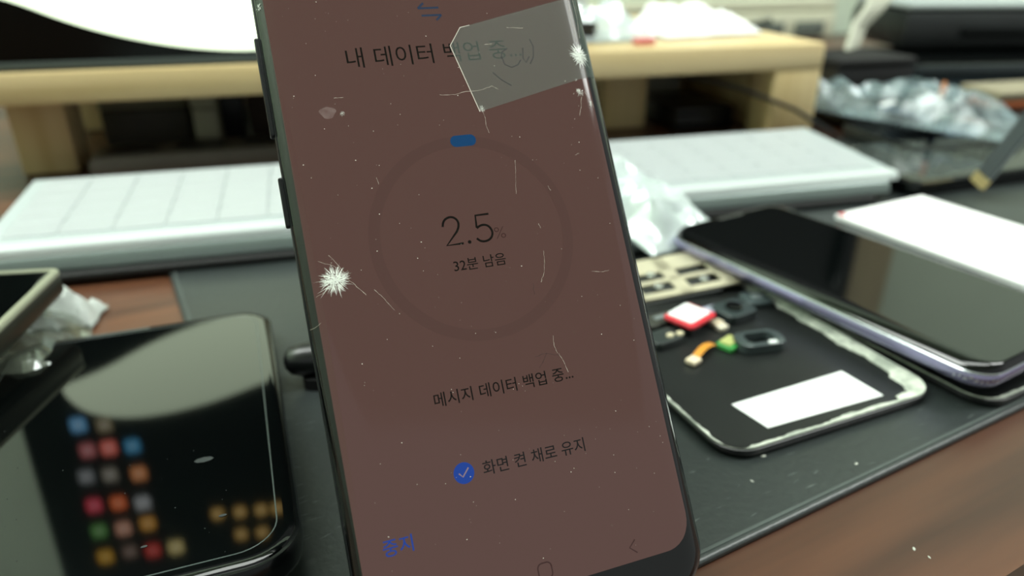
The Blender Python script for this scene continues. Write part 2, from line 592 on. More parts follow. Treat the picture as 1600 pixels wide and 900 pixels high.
# dust on its glass; the larger ovals are painted highlights
MB_d = MB()
for k in range(60):
    x, y = random.uniform(-34, 33), random.uniform(-64, 20)
    q = random.uniform(.06, .16)
    MB_d.poly([(x + q * math.cos(a), y + q * math.sin(a), .06) for a in (0, 1.6, 3.1, 4.7)])
for x, y, q in ((20, -24, 1.3), (24, -46, .5), (10, -50, .4)):
    MB_d.poly([(x + q * 1.6 * math.cos(a * .785), y + q * .8 * math.sin(a * .785), .07) for a in range(8)])
o = MB_d.build('dust', mat('dust_and_glint_grey', (44, 50, 50), .8), tp)
o['kind'] = 'stuff'

# icons of the small monitor's desktop (seen mirrored in the black phone)
Oc = Vector((0, 0, CAM_H))
MON_O = rk(0, 450, 0)
ICON = [(122, 664, (90, 150, 190)), (163, 664, (120, 110, 80)), (137, 704, (170, 90, 90)), (170, 700, (230, 110, 95)), (207, 697, (60, 140, 180)),
        (135, 745, (120, 125, 125)), (172, 742, (130, 125, 110)), (217, 740, (220, 140, 80)), (147, 790, (220, 60, 80)), (185, 786, (240, 110, 50)),
        (223, 786, (170, 175, 175)), (155, 830, (90, 150, 70)), (193, 826, (220, 160, 130)), (231, 818, (225, 160, 60)), (165, 870, (220, 165, 40)),
        (203, 862, (120, 95, 80)), (239, 860, (220, 60, 50)), (275, 855, (240, 220, 140))]
FOLD = [(340, 803), (375, 800), (408, 797), (433, 794), (377, 835), (410, 832)]
for u, v, c in ICON + [(u, v, (225, 180, 90)) for u, v in FOLD]:
    r = ray(u, v).normalized()
    q = Oc + r * ((O1 - Oc).dot(N1) / r.dot(N1))
    d = r - 2 * r.dot(N1) * N1
    w = q + d * ((424 - 1.2 - q.dot(YP)) / d.dot(YP))
    hx, hz = w.dot(XP), w.z - 62
    s = 4.4 if c != (225, 180, 90) else 3.8
    if not (8 < hz < 210):
        continue
    im = screen_mat('icon_light', c, 2.8 if c != (225, 180, 90) else 2.4)
    ic = MB().poly([(hx + x, -1.25, hz + y) for x, y in rrect(2 * s, 2.2 * s, 2.2, 3)]).build('desktop_icon', im, tm)
    MB().poly([(hx + x, -1.3, hz + y) for x, y in rrect(s, s, 1, 3)]).build('icon_mark', screen_mat('icon_mark_light', tuple(min(255, int(k * .6 + 80)) for k in c), 3.0), ic)

# dark block under its near end
q = O1 - V1 * (L1 / 2 - 16)
az1 = math.degrees(-az)
tb = thing('power_bank', 'black slab propping up the near end of the glossy black phone', 'power bank', pose(q.x, q.y, 0.2, az1))
MB().rslab(64, 34, 5, [(1.5, 1.5, 0), (0, 0, 1.5), (0, 0, 14), (1.5, 1.5, 15.5)], -2, 0).build('casing', BLACK, tb)
MB().box(10, 20, -17.6, -17.05, 5, 9, .2).build('port', GLASS, tb)

# ------------------------------------------------------------------ grey device with metal rim at the left edge, and what lies under it
c1 = at(97, 419, 26)
e1 = at(0, 513, 26)
dirv = (c1 - e1).normalized()
angs = math.degrees(math.atan2(dirv.x, dirv.y))
Us = Vector((math.cos(R(-angs)), math.sin(R(-angs)), 0))
Os = c1 - Us * 34 - dirv * 70
ts = thing('smartphone', 'phone with pale metal rim poking in at left edge over plastic wrap', 'phone', basis(Os, Us, Vector((dirv.x, dirv.y, 0)).normalized(), Vector((0, 0, 1))))
slab_phone(ts, 68, 140, 3.2, 9, mat('rim_dark_metal', (60, 60, 50), .35, .6), GLASS)
lab(MB().rslab(68, 140, 3.2, [(0.1, .1, -1.2), (-.1, -.1, -.7), (.2, .2, .2), (1.0, 1.0, .42), (2.2, 2.2, .3), (2.4, 2.4, -.2)], 0, 0, 9, False, False).build('rim', mat('rim_champagne', (168, 172, 150), .35, .5), ts), 'pale champagne metal rim')
MB().rslab(10, 16, 2, [(0, 0, .05), (.3, .3, .3)], 17, 40).build('sticker', WHITE, ts)
# plastic wrapped part under it
q = at(50, 560, 12)


def crumple(name, label, cat, M, w, l, h, m, seed, nu=26, nv=20, fold=18, edge=0.35, taper=0.0):
    """A crumpled plastic bag: two wrinkled skins that meet at the rim."""
    def skin(sgn):
        def fn(a, b):
            x, y = (a - .5) * w * (1 - taper * b), (b - .5) * l
            e = min(1, 4 * min(a, 1 - a, b, 1 - b) + edge * 0.2)
            n1 = mnoise.noise(Vector((x / fold, y / fold, seed)))
            n2 = 1 - abs(mnoise.noise(Vector((x / fold * 2.2, y / fold * 2.2, seed + 5)))) * 2
            if sgn < 0:
                return (x + 2 * n1 * (1 - e), y + 2 * n2 * (1 - e), 0.25)
            return (x + 2 * n1 * (1 - e), y + 2 * n2 * (1 - e), .4 + h * e * max(.04, .55 + .55 * n1 + .28 * n2))
        return fn
    t = thing(name, label, cat, M)
    MB().grid(nu, nv, skin(1)).build('upper_film', m, t, 25)
    MB().grid(nu, nv, skin(-1)).build('lower_film', m, t, 25)
    return t


CLEAR = film('clear_plastic', (150, 172, 176), .32, .28, .24, 45, .22)
MILKY = film('milky_plastic', (214, 226, 224), .72, .15, .2, 60, .25)
WRAP = film('thin_wrap', (110, 118, 104), .45, .1, .3, 60, .3)
q = at(38, 560, 8)
crumple('plastic_wrap', 'crumpled clear wrap under the pale rimmed phone at left edge', 'plastic wrap', pose(q.x - 8, q.y + 3, .6, 28), 44, 66, 14, WRAP, 3.1)
q = at(112, 490, 5)
crumple('tissue', 'scrap of white plastic beside the top edge of the glossy black phone', 'plastic scrap', pose(q.x - 4, q.y + 3, .4, 8), 20, 16, 14, mat('white_plastic_sheet', (206, 214, 208), .35, var=.1), 8.2, 14, 12, 8)
q = at(75, 560, 4)
simple_box('phone_part', 'dark slab holding up the pale rimmed phone at left edge', 'phone part', pose(Os.x - 8, Os.y, .3, -angs), 46, 96, 16.5, BLACK, FRAME, 3)

# ------------------------------------------------------------------ purple framed phone on the right
B2 = at(1536, 578, 14.5)
Vr = at(1250, 445, 13) - at(1499, 556, 13)
Vr.z = 0
Vr.normalize()
Ur = Vector((Vr.y, -Vr.x, 0))
Wr, Lr = 66.5, 129.0
Or = B2 + Ur * (Wr / 2 - 2.5) + Vr * (Lr / 2 - 3)
PURPLE = mat('lavender_metal', (158, 154, 190), .25, .6)
t2 = thing('smartphone', 'black screen phone with lavender metal frame on the right', 'phone', basis((Or.x, Or.y, 15.5), Ur, Vr, Vector((0, 0, 1))))
PW, PL, PR = Wr, Lr, 9.0
MB().rslab(PW, PL, PR, [(4.5, 2.5, -8), (2.2, 1.2, -7.4), (.6, .4, -6), (0, 0, -4.6), (0, 0, -3.6), (.3, .2, -3.0), (.9, .6, -2.8)], 0, 0, 9).build('frame', PURPLE, t2)
MB().rslab(PW - .8, PL - .6, PR, [(.2, .1, -3.0), (.5, .3, -2.2), (1.4, .6, -1.2), (2.8, .9, -.5), (4.2, 1.3, -.13), (5.6, 1.9, 0)], 0, 0, 9).build('front_glass', GLASS, t2)
lab(MB().rslab(PW - .4, PL - .3, PR, [(.1, .1, -2.95), (.0, .0, -2.6), (.35, .3, -2.3)], 0, 0, 9, False, False).build('glass_rim', mat('rim_silver', (176, 182, 184), .2, .8), t2), 'silver line round the glass')
MB().box(-PW / 2 - .5, -PW / 2 + .4, -4, 16, -5.2, -3.4, .3).build('side_button', PURPLE, t2)
lab(MB().box(-7, 7, PL / 2 - 4.2, PL / 2 - 3.2, -.05, .08, .03).build('earpiece', mat('earpiece_mesh', (84, 88, 84), .4), t2), 'grey earpiece slot')
# scuffs where the frame corner is worn
mb = MB()
for k in range(9):
    a = R(182 + k * 9)
    cx, cy = -PW / 2 + PR, -PL / 2 + PR
    rr = PR + .06
    da = random.uniform(.03, .07)
    z0 = random.uniform(-5.6, -4.4)
    mb.poly([(cx + rr * math.cos(a - da), cy + rr * math.sin(a - da), z0), (cx + rr * math.cos(a + da), cy + rr * math.sin(a + da), z0 + .2), (cx + rr * math.cos(a + da * .6), cy + rr * math.sin(a + da * .6), z0 + .9), (cx + rr * math.cos(a - da * .6), cy + rr * math.sin(a - da * .6), z0 + .7)])
mb.build('worn_patch', mat('bare_metal', (190, 192, 198), .35, .6), t2)

# ------------------------------------------------------------------ loose back covers
GLUE = mat('old_glue', (214, 220, 206), .7, rgb2=(160, 168, 156), scale=260)


def back_cover(label, M, w, l, r, seed, z_in):
    t = thing('phone_back_cover', label, 'phone cover', M)
    MB().rslab(w, l, r, [(3.2, 1.4, 0), (1.2, .5, .4), (.2, .1, 1.6), (0, 0, 2.6), (.25, .25, 2.75), (.7, .7, 2.6), (1.2, .9, 1.8), (2.6, 2.0, 1.2), (4.5, 4.0, 1.05)], 0, 0, 9).build('shell', mat('cover_black', (30, 33, 32), .32, 0, .5, var=.15, scale=50), t)
    rnd = random.Random(seed)
    outer = rrect(w - 1.3, l - 1.3, r - .6, 10)
    inner_l = []
    n = len(outer)
    # resample the outline so the glue band can vary in width
    pts = []
    for i in range(n):
        p, q_ = Vector((*outer[i], 0)), Vector((*outer[(i + 1) % n], 0))
        m_ = max(1, int((q_ - p).length / 1.2))
        for k in range(m_):
            pts.append(p.lerp(q_, k / m_))
    n = len(pts)
    lo, li = [], []
    for i, p in enumerate(pts):
        tn = (pts[(i + 1) % n] - pts[i - 1]).normalized()
        nr = Vector((-tn.y, tn.x, 0))
        wv = 1.7 + 1.2 * mnoise.noise(Vector((p.x / 9, p.y / 9, seed))) + .7 * mnoise.noise(Vector((p.x / 2.5, p.y / 2.5, seed + 3))) * (1.8 if p.x < w / 2 - 12 else 1)
        if p.x > 0:
            wv += .4
        if p.x > w / 2 - 5:
            wv += 1.3
        if p.x < -w / 2 + 6:
            wv -= .6
        if p.x > w / 2 - 13 and p.y < -l / 2 + 13:
            wv += 2.2
        wv = max(.25, wv)
        lo.append((p.x, p.y, 2.66))
        q_ = p + nr * wv
        li.append((q_.x, q_.y, 2.5 - .35 * wv))
    top = [(x, y, z + .32) for x, y, z in lo]
    top2 = [(x, y, z + .3) for x, y, z in li]
    mb = MB()
    mb.loft([lo, top, top2, li], False, False)
    g = lab(mb.build('glue_band', GLUE, t, 60), 'pale dried glue round the rim')
    return t


# front right corner, front left corner of the open cover read off the desk
cR, cL = at(1466, 611, 3 + MZ), at(1150, 712, 3 + MZ)
uc = (cR - cL)
uc.z = 0
wc = 74.0
uc.normalize()
vc = Vector((-uc.y, uc.x, 0))
# long edge direction read from the photograph
mid = (cR + cL) / 2
ang_c = math.degrees(math.atan2(uc.y, uc.x))
CW, CLn = 75.5, 146.0
cen = mid + vc * (CLn / 2)
cov = back_cover('open black phone back cover holding a white label and small parts', pose(cen.x, cen.y, MZ + .1, ang_c), CW, CLn, 9, 2, 1)
COVM = pose(cen.x, cen.y, MZ + .1, ang_c)
INZ = MZ + 1.2
# white label stuck inside
lp = [at(*k, INZ + .1) for k in ((1143, 632), (1200, 669), (1380, 618), (1315, 580))]
inv = COVM.inverted()
ll = [inv @ Vector((k.x * S, k.y * S, (k.z + DESK) * S)) / S for k in lp]
lb = MB().plate([(k.x, k.y) for k in ll], 1.12, 1.3).build('label_sticker', WHITE, cov)
lab(lb, 'blank white label')
MB().poly([((ll[0].x + ll[2].x) / 2 + 3 + x, (ll[0].y + ll[2].y) / 2 + 2 + y, 1.33) for x, y in rrect(2.6, .9, .3, 2)]).build('label_mark', mat('faint_print', (196, 214, 214), .7), lb)


def onc(u, v, z):
    """place a part on the cover: pixel to desk mm"""
    return at(u, v, z + MZ)


# parts on the cover
q = onc(1078, 492, 6)
t = thing('card_tray', 'red rimmed part with a white face lying on the open back cover', 'phone part', pose(q.x, q.y, MZ + 4.9, ang_c + 20, 0, 0))
RED = mat('red_plastic', (200, 40, 52), .45)
MB().rslab(14.5, 12.0, 1.5, [(.2, .2, 0), (0, 0, .2), (0, 0, 1.0), (.2, .2, 1.2)], 0, 0, 4).build('red_holder', RED, t)
lab(MB().rslab(11.4, 9.8, .8, [(0, 0, 1.25), (.1, .1, 1.6)], .3, .7, 3).build('white_face', WHITE, t), 'white face')
MB().rslab(12, 9, 1, [(0, 0, -3.6), (0, 0, -.05)], 0, 0, 3).build('lower_block', BLACK, t)

# pierced steel bracket
q = onc(1058, 430, 5)
tb_ = thing('metal_bracket', 'pierced pale steel bracket on the far end of the open back cover', 'bracket', pose(q.x, q.y, MZ + 3.5, ang_c - 8, 3, -4))
holes = bmesh.new()
mb = MB()
bars = [(-22, 20, -12, -8.2), (-22, 20, 6, 17), (-22, -17, -12, 17), (14.5, 20, -12, 17), (-4, 1.5, -12, 17), (-22, 20, -2, 0.6)]
for b_ in bars:
    mb.box(b_[0], b_[1], b_[2], b_[3], 0, 1.1, .25)
mb.build('bracket_plate', STEEL, tb_)
for x, y in ((-10, -5), (-9, 4), (8, -5.5), (18, 14)):
    MB().rslab(3.4, 3.4, 1.7, [(0, 0, 1.1), (0, 0, 1.7), (.5, .5, 1.9)], x, y, 5).build('screw_boss', mat('bright_steel', (226, 230, 222), .25, .8), tb_)
MB().box(-20, 12, -13, 14, -2.2, -.1, .4).build('board', mat('dark_board', (40, 44, 42), .5, var=.2), tb_)

# black camera ring and flex parts
q = onc(1186, 530, 4)
t = thing('lens_ring', 'black camera lens ring with a cracked glossy window on the back cover', 'phone part', pose(q.x, q.y, MZ + 1.5, ang_c - 10))
mb = MB()
mb.loft([[(x * k, y * k, z) for x, y in rrect(16, 9.5, 3.5, 5)] for k, z in ((1, 0), (1, 3.0), (.93, 3.3), (.62, 3.3), (.58, 1.2))], True, True)
mb.build('ring', mat('ring_grey', (66, 76, 76), .3, .2), t)
lab(MB().poly([(x, y, 1.3) for x, y in rrect(8.6, 5, 1.6, 4)]).build('window', GLASS, t), 'glossy window')
MB().rslab(3, 2, .6, [(0, 0, 3.3), (.2, .2, 3.7)], 2.5, -3.9).build('chip_of_glass', mat('bright_chip', (224, 230, 228), .2), t)
q = onc(1142, 530, 4)
t = thing('flex_cable', 'amber flex strip with a green rimmed connector on the back cover', 'flex cable', pose(q.x, q.y, MZ + 1.6, ang_c + 20))
AMBER = mat('amber_flex', (206, 140, 48), .4)
lab(MB().rslab(8, 6.0, .8, [(0, 0, 0), (0, 0, 1.3), (.2, .2, 1.5)], 0, 0, 3).build('connector', mat('green_board', (60, 150, 70), .4), t), 'green connector')
MB().rslab(6.2, 4.0, .5, [(0, 0, 1.52), (0, 0, 2.0)], 0, .4, 3).build('connector_top', mat('olive_pad', (170, 176, 110), .4), t)
MB().grid(8, 1, lambda a, b: (-4 - 12 * a, 2.4 + b * 2.6 - 1.0 * a, .8 + 1.6 * math.sin(a * 3.0))).build('strip', AMBER, t)
MB().box(-19.5, -15.5, .4, 4.0, 0, 1.5, .3).build('strip_end', mat('flex_pad', (220, 206, 178), .4), t)
for (u, v, w_, h_, d_, nm, lbl, cmt, m_) in (
        (1112, 487, 9.5, 4.2, 2.2, 'shield_can', 'small lilac silver shield plate beside the red rimmed part', 'phone part', mat('lilac_steel', (196, 200, 222), .35, .4)),
        (1146, 486, 13, 11, 3.0, 'camera_module', 'dark square camera module behind the red rimmed part', 'phone part', mat('module_grey', (52, 62, 62), .35, .2)),
        (1180, 470, 10, 9, 2.2, 'vibration_motor', 'dark small block near the right rim of the back cover', 'phone part', mat('dark_grey_part', (66, 78, 78), .4, var=.2)),
        (1120, 508, 4.2, 3.2, 1.8, 'gold_contact', 'tiny cream contact pad right of the red rimmed part', 'phone part', mat('cream_pad', (214, 200, 172), .35, .2)),
        (1128, 514, 3.6, 3.0, 1.8, 'gold_contact', 'tiny cream contact pad next to the green connector', 'phone part', mat('cream_pad2', (220, 212, 190), .35, .2)),
        (1036, 530, 11, 8, 2.5, 'earpiece_module', 'dark earpiece module with two bright dots near the cracked phone', 'phone part', mat('dark_module', (44, 52, 50), .4, var=.2)),
        (1030, 503, 13, 7, 2.0, 'antenna_plate', 'dark plate left of the red rimmed part', 'phone part', mat('dark_plate', (56, 58, 50), .45, var=.2))):
    q = onc(u, v, d_)
    t = thing(nm, lbl, cmt, pose(q.x, q.y, MZ + 1.5, ang_c + random.uniform(-14, 14)))
    MB().rslab(w_, h_, min(w_, h_) * .2, [(.1, .1, 0), (0, 0, .2), (0, 0, d_ - .3), (.3, .3, d_)], 0, 0, 4).build('body', m_, t)
    if nm == 'earpiece_module':
        for x, y in ((1.5, -1.5), (5, -2.2)):
            lab(MB().rslab(2.6, 2.2, 1, [(0, 0, d_ + .02), (.1, .1, d_ + .6)], x, y, 4).build('contact_dot', mat('cream_dot', (222, 214, 180), .3, .2), t), 'bright contact dot')
    elif nm == 'camera_module':
        MB().rslab(6, 6, 3, [(0, 0, d_ + .02), (.0, .0, d_ + .9), (.6, .6, d_ + 1.1)], 0, 0, 6).build('lens', GLASS, t)
    elif nm in ('vibration_motor', 'antenna_plate', 'shield_can'):
        MB().rslab(w_ * .4, h_ * .3, .4, [(0, 0, d_ + .02), (.05, .05, d_ + .3)], 0.6, .3, 3).build('pad', mat('steel_pad', (150, 160, 160), .35, .5), t)
# second cover under the purple phone
cR2 = at(1540, 622, 3 + MZ)
ang2 = math.degrees(math.atan2(Ur.y, Ur.x)) - 3
u2 = Vector((math.cos(R(ang2)), math.sin(R(ang2)), 0))
v2 = Vector((-u2.y, u2.x, 0))
cc = cR2 + u2 * (72 / 2 - 3) + v2 * (140 / 2 - 3)
back_cover('second black back cover lying under the lavender framed phone', pose(cc.x, cc.y, MZ + .1, ang2), 72, 140, 9, 9, 1)

# white card behind the purple phone
cd = [at(*k, MZ + 2.4) for k in ((1305, 335), (1440, 305), (1700, 348), (1700, 470))]
d1 = (cd[1] - cd[0]).normalized()
angw = math.degrees(math.atan2(d1.y, d1.x))
d2 = Vector((d1.y, -d1.x, 0))
wl_ = (cd[1] - cd[0]).length
cn = cd[0] + d1 * wl_ / 2 + d2 * 62
tcard = thing('white_box', 'bright white flat box behind the lavender framed phone', 'box', pose(cn.x, cn.y, MZ + .1, angw))
MB().box(-wl_ / 2, wl_ / 2, -62, 62, 0, 1.0, .3).build('base', WHITE, tcard)
MB().box(-wl_ / 2, wl_ / 2, -62, 62, 1.05, 2.4, .3).build('lid', mat('bright_white', (252, 253, 252), .5), tcard)
lab(MB().rslab(3.2, 3.2, .4, [(0, 0, 2.42), (.1, .1, 2.6)], -wl_ / 2 + 2.5, 60, 2).build('corner_mark', RED, tcard), 'tiny red corner mark')

# ------------------------------------------------------------------ black ribbon connector at right
q = away(1555, 240, 330)
gdir = (away(1600, 165, 330) - away(1533, 282, 330)).normalized()
tf = thing('flex_cable', 'black flat ribbon with gold tip lying over the clutter at right edge', 'flex cable', pose(0, 0, 0))
f0 = at(1533, 282, 12)
f1 = away(1640, 150, 350)
side = (f1 - f0).cross(Vector((0, 0, 1))).normalized()
nrm = side.cross((f1 - f0).normalized())
dd = (f1 - f0)


def strip(mb, a, b, w, z0, z1):
    w *= 1.35
    lo = []
    for tt_ in (a, b):
        p = f0 + dd * tt_
        lo.append([p - side * w + nrm * z0, p + side * w + nrm * z0, p + side * w + nrm * z1, p - side * w + nrm * z1])
    return mb.loft(lo)


strip(MB(), .06, 1.0, 6.2, 0, 1.2).build('ribbon', mat('ribbon_black', (58, 66, 70), .4), tf)
strip(MB(), .06, 1.0, 1.4, 0, 1.2)
lab(strip(MB(), -.06, .055, 6.4, -.5, 1.4).build('gold_tip', mat('gold_contact', (214, 196, 140), .3, .7), tf), 'gold contact tip')
strip(MB(), .055, 1.0, 6.6, -.6, -.05).build('stiffener', mat('stiffener_grey', (110, 118, 118), .4), tf)

# ------------------------------------------------------------------ dark tablets, phones and bags heaped at the right
heap = [
    # label, name, pixel of centre, forward distance, z, w, d, h, turn, mat, lid mat
    ('black phone at bottom of the heap right of the riser', 'smartphone', 1400, 470, 0.3, 150, 74, 9, 4, GLASS, FRAME),
    ('black tablet lying in the heap behind the white box', 'tablet', 1475, 560, 0.3, 240, 130, 9, 8, GLASS, FRAME),
    ('blue black phone shell on the tablet right of the riser', 'smartphone', 1440, 520, 10.0, 150, 74, 8, -12, mat('blue_black', (16, 28, 44), .12), FRAME),
]


def slab_thing(name, label, cat, x, y, z, w, l, h, deg, mg, mf, group=None):
    t = thing(name, label, cat, pose(x, y, z + h, deg), group)
    slab_phone(t, w, l, 7, h, mf, mg)
    MB().rslab(w * .25, 1.2, .5, [(0, 0, .02), (.1, .1, .15)], 0, l / 2 - 4, 3).build('earpiece', mat('earpiece_mesh', (84, 88, 84), .4), t)
    return t


slab_thing('smartphone', 'black phone lying flat right of the riser behind white box', 'phone', 262, 416, MZ + .2, 150, 72, 8, 20, GLASS, FRAME)
slab_thing('smartphone', 'grey trimmed black phone right of the riser below the plastic bag', 'phone', 300, 470, .4, 150, 70, 11, 12, mat('smoke_glass', (10, 12, 13), .08), mat('grey_trim', (62, 68, 66), .3, .6))
slab_thing('tablet', 'black tablet under the clear bag with blue film', 'tablet', 318, 560, .4, 190, 96, 9, 16, GLASS, FRAME)
slab_thing('tablet', 'slate tablet stacked below the black case at right', 'tablet', 420, 640, .4, 240, 120, 20, 10, mat('slate_glass', (28, 36, 40), .15), mat('slate_rim', (74, 84, 86), .3, .5))
slab_thing('tablet', 'upper black tablet directly under the black case', 'tablet', 430, 664, 20.8, 230, 110, 11, 6, GLASS, mat('slate_rim2', (60, 68, 70), .3, .5))
simple_box('leather_wallet', 'tan and rust coloured wallet lying on the tablets at right edge', 'wallet', pose(366, 536, 14, 14), 70, 36, 13, mat('rust_leather', (176, 96, 54), .55, var=.2), mat('tan_leather', (150, 142, 118), .5, var=.1), 6, lid_name='flap')
# the wallet lies on a slim dark case
simple_box('slim_case', 'slim black case under the tan and rust wallet', 'case', pose(372, 534, .4, 14), 110, 60, 13, BLACK, None)
q = away(1413, 122, 520)
t = thing('screwdriver_bit', 'tiny orange tipped peg standing in the dark heap', 'tool', pose(q.x, 470, 11.8))
MB().rslab(5, 5, 2.4, [(0, 0, 0), (0, 0, 18), (.8, .8, 19)], 0, 0, 5).build('shaft', BLACK, t)
lab(MB().rslab(4, 4, 1.9, [(0, 0, 19.1), (0, 0, 26), (1.2, 1.2, 29)], 0, 0, 5).build('tip', mat('orange_plastic', (222, 132, 60), .4), t), 'orange tip')

simple_box('pouch', 'black pouch just behind the right end of the riser', 'pouch', pose(272, 604, .2, 14), 70, 60, 40, BLACK, SOFTBLACK, 6, b=3)

# black case at the upper right, pale lid
t = thing('equipment_case', 'large black case at the upper right with a pale grey top', 'case', pose(455, 730, 32.2, 3))
MB().box(-112, 150, -45, 60, 0, 34, 9).build('body', mat('case_black', (30, 34, 34), .45, var=.25, scale=20), t)
lab(MB().box(-108, 148, -42, 60, 34.2, 39, 2).build('top', mat('case_top', (168, 178, 176), .5), t), 'pale grey top')
MB().box(-60, 60, -49, -45.2, 12, 20, 1.5).build('handle', FRAME, t)

# clear bags
q = rk(0, 0)
crumple('plastic_bag', 'clear plastic bag with blue film slumped over the dark phones at right', 'plastic bag', pose(258, 492, 15.5, 40), 60, 150, 26, CLEAR, 1.7, 30, 44, 34)
t = thing('screen_film', 'shiny blue film inside the clear bag at right', 'film', pose(268, 470, 15.0, -50, 0, 8))
MB().grid(14, 6, lambda a, b: (-30 + 60 * a, -13 + 26 * b, 1.2 + 2.2 * math.sin(a * 5 + b * 3))).build('sheet', mat('blue_film', (52, 84, 120), .08, .6), t)
MB().box(-30, -26, -10, 10, 4, 4.5, .1).build('pull_tab', WHITE, t)
q = at(1000, 330, 6)
crumple('plastic_bag', 'small clear zip bag between the cracked phone and the keyboard', 'plastic bag', pose(q.x - 6, q.y - 14, MZ + 13, 32, 12, 0), 44, 80, 13, MILKY, 6.3, 24, 26, 22)
q = at(1000, 392, 2)
simple_box('phone_part', 'dark connector board under the small clear zip bag', 'phone part', pose(q.x - 4, q.y + 8, MZ + .2, 20), 30, 30, 4, BLACK, mat('dim_board', (48, 54, 54), .4), 1.5)

# ------------------------------------------------------------------ clutter on the riser
crumple('plastic_bag', 'crumpled frosted bag on the riser beside the cracked phone', 'plastic bag', rpose(184, 500, 62.2, 4), 62, 96, 22, MILKY, 11.4, 26, 24, 16)
crumple('paper_sheet', 'bright white crumpled sheet on the right half of the riser', 'paper', rpose(262, 500, 62.2, 6), 80, 76, 20, mat('sheet_white', (250, 252, 250), .5), 14.2, 22, 18, 24)
simple_box('card_box', 'small pale grey box standing on the riser behind the frosted bag', 'box', rpose(200, 580, 62.2), 24, 20, 30, mat('pale_grey', (176, 186, 186), .5), None)
simple_box('adapter', 'dark adapter on the riser next to the cracked phone edge', 'adapter', rpose(164, 470, 62.2, 8), 22, 30, 12, BLACK, None)
simple_box('eraser', 'small pink block at the front of the riser', 'eraser', rpose(203, 442, 62.2, 10), 12, 8, 4, mat('pink_rubber', (226, 120, 120), .6), mat('pink_rubber2', (230, 150, 148), .6), 2, b=.6)
simple_box('sticky_notes', 'small blue pad on the riser by the cracked phone', 'notepad', rpose(172, 520, 62.2), 14, 12, 17, mat('blue_pad', (50, 120, 200), .5), None)

# ------------------------------------------------------------------ back of the desk
t = thing('cable_trunking', 'cream cable trunking along the wall behind the riser', 'cable trunking', rpose(0, 900, 0.2))
CREAM = mat('cream_plastic', (206, 208, 182), .5, var=.05)
MB().box(60, 700, 10, 48, 0, 34, 3).build('duct', CREAM, t)
MB().box(60, 700, 12, 46, 34.2, 50, 3).build('duct_cover', CREAM, t)
for x in range(80, 700, 62):
    MB().box(x, x + 44, 6.5, 9.8, 4, 22, 1.5).build('vent_slot', mat('duct_shadow', (96, 104, 96), .6), t)
pts = [rk(330 + 40 * k, 868 + 6 * math.sin(k * 1.7), 26 + 10 * math.sin(k * 1.1)) for k in range(-4, 7)]
tag(MB().tube(pts, 4, 8).build('cable', mat('dark_green_cable', (58, 66, 58), .5), M=Matrix.Translation((0, 0, DESK * S))), 'dark cable sagging along the cream trunking behind the riser', 'cable')
pts = [rk(404 + 3 * math.sin(k), 840 + 4 * k, 66 - 7 * k) for k in range(0, 9)]
tag(MB().tube(pts, 2.2, 8).build('cable', mat('yellow_cable', (212, 212, 60), .45), M=Matrix.Translation((0, 0, DESK * S))), 'thin yellow cable hanging behind the right end of the riser', 'cable')
LG = mat('light_grey_cable', (186, 188, 170), .5)
for k in range(4):
    a = away(1392 - 10 * k, -6, 690 - 8 * k)
    b_ = away(1350 - 5 * k, 40, 660 - 8 * k)
    d_ = away(1336 - 4 * k, 78, 640 - 6 * k)
    e_ = Vector((d_.x - 8, d_.y + 4, 8 + 3.2 * k))
    g_ = Vector((d_.x - 30 - 4 * k, d_.y + 40, 3.4 + 5 * k))
    P_ = [a, a.lerp(b_, .5) + Vector((3, 0, 2)), b_, b_.lerp(d_, .5), d_, d_.lerp(e_, .6), e_, g_]
    tag(MB().tube(P_, 2.6, 8).build('cable', LG, M=Matrix.Translation((0, 0, DESK * S))), 'light grey cable drooping left of the black case, strand of the bundle', 'cable', 'grey cable bundle')

# ------------------------------------------------------------------ stand behind the cracked phone
A = Vector((.93897, .34383, .01066))
Bv = Vector((-.20006, .52061, .83002))
Nv = Vector((.27984, -.78150, .55762))
TO = Vector((8.696, 93.058, CAM_H - 116.13 + MZ - 1.8))


def onp(x, y, z=0):
    return TO + A * x + Bv * y + Nv * z


tst = thing('phone_stand', 'black phone stand with rounded foot bar behind the cracked phone', 'phone stand', pose(0, 0, 0))
k0 = at(466, 562, 9.5)
kd = Vector((.985, .17, 0)).normalized()
P_ = [k0 + kd * s_ for s_ in (-4.2, -3.6, -2, 2, 20, 60, 72, 74.5, 75)]
MB().tube(P_, 5, 14, [.6, 2.6, 4.3, 5.2, 5.2, 5.2, 4.3, 2.6, .6]).build('foot_bar', mat('stand_black', (20, 22, 22), .28), tst)
mb_ = k0 + kd * 36
top = onp(2, 62, -10.2)
MB().tube([mb_, mb_.lerp(top, .5), top], 4.2, 10).build('strut', BLACK, tst)
q = onp(2, 62, -9.2)
mb = MB()
mb.loft([[onp(2 + x, 62 + y, z) for x, y in rrect(26, 14, 4, 5)] for z in (-11, -8.6)])
mb.build('rest_pad', SOFTBLACK, tst)
for s_ in (6, 62):
    c_ = k0 + kd * s_
    MB().rslab(9, 12, 3, [(0, 0, MZ + .05), (0, 0, 5.5)], c_.x, c_.y, 4).build('rubber_foot', SOFTBLACK, tst)

# ------------------------------------------------------------------ the cracked phone
PH = basis(TO, A, Bv, Nv)
tp = thing('smartphone', 'cracked phone propped upright in front, screen showing a backup at 2.5%', 'phone', PH)
W, L = 68.7, 147.7
CY = L / 2
INS = [(.4, -3.1), (.9, -2.2), (2.0, -1.2), (3.6, -.5), (5.2, -.12), (6.8, 0)]


def zs(x):
    d = W / 2 - abs(x)
    if d >= 6.8:
        return 0
    for (d0, z0), (d1_, z1) in zip(INS, INS[1:]):
        if d <= d1_:
            return z0 + (z1 - z0) * max(0, (d - d0)) / (d1_ - d0)
    return 0


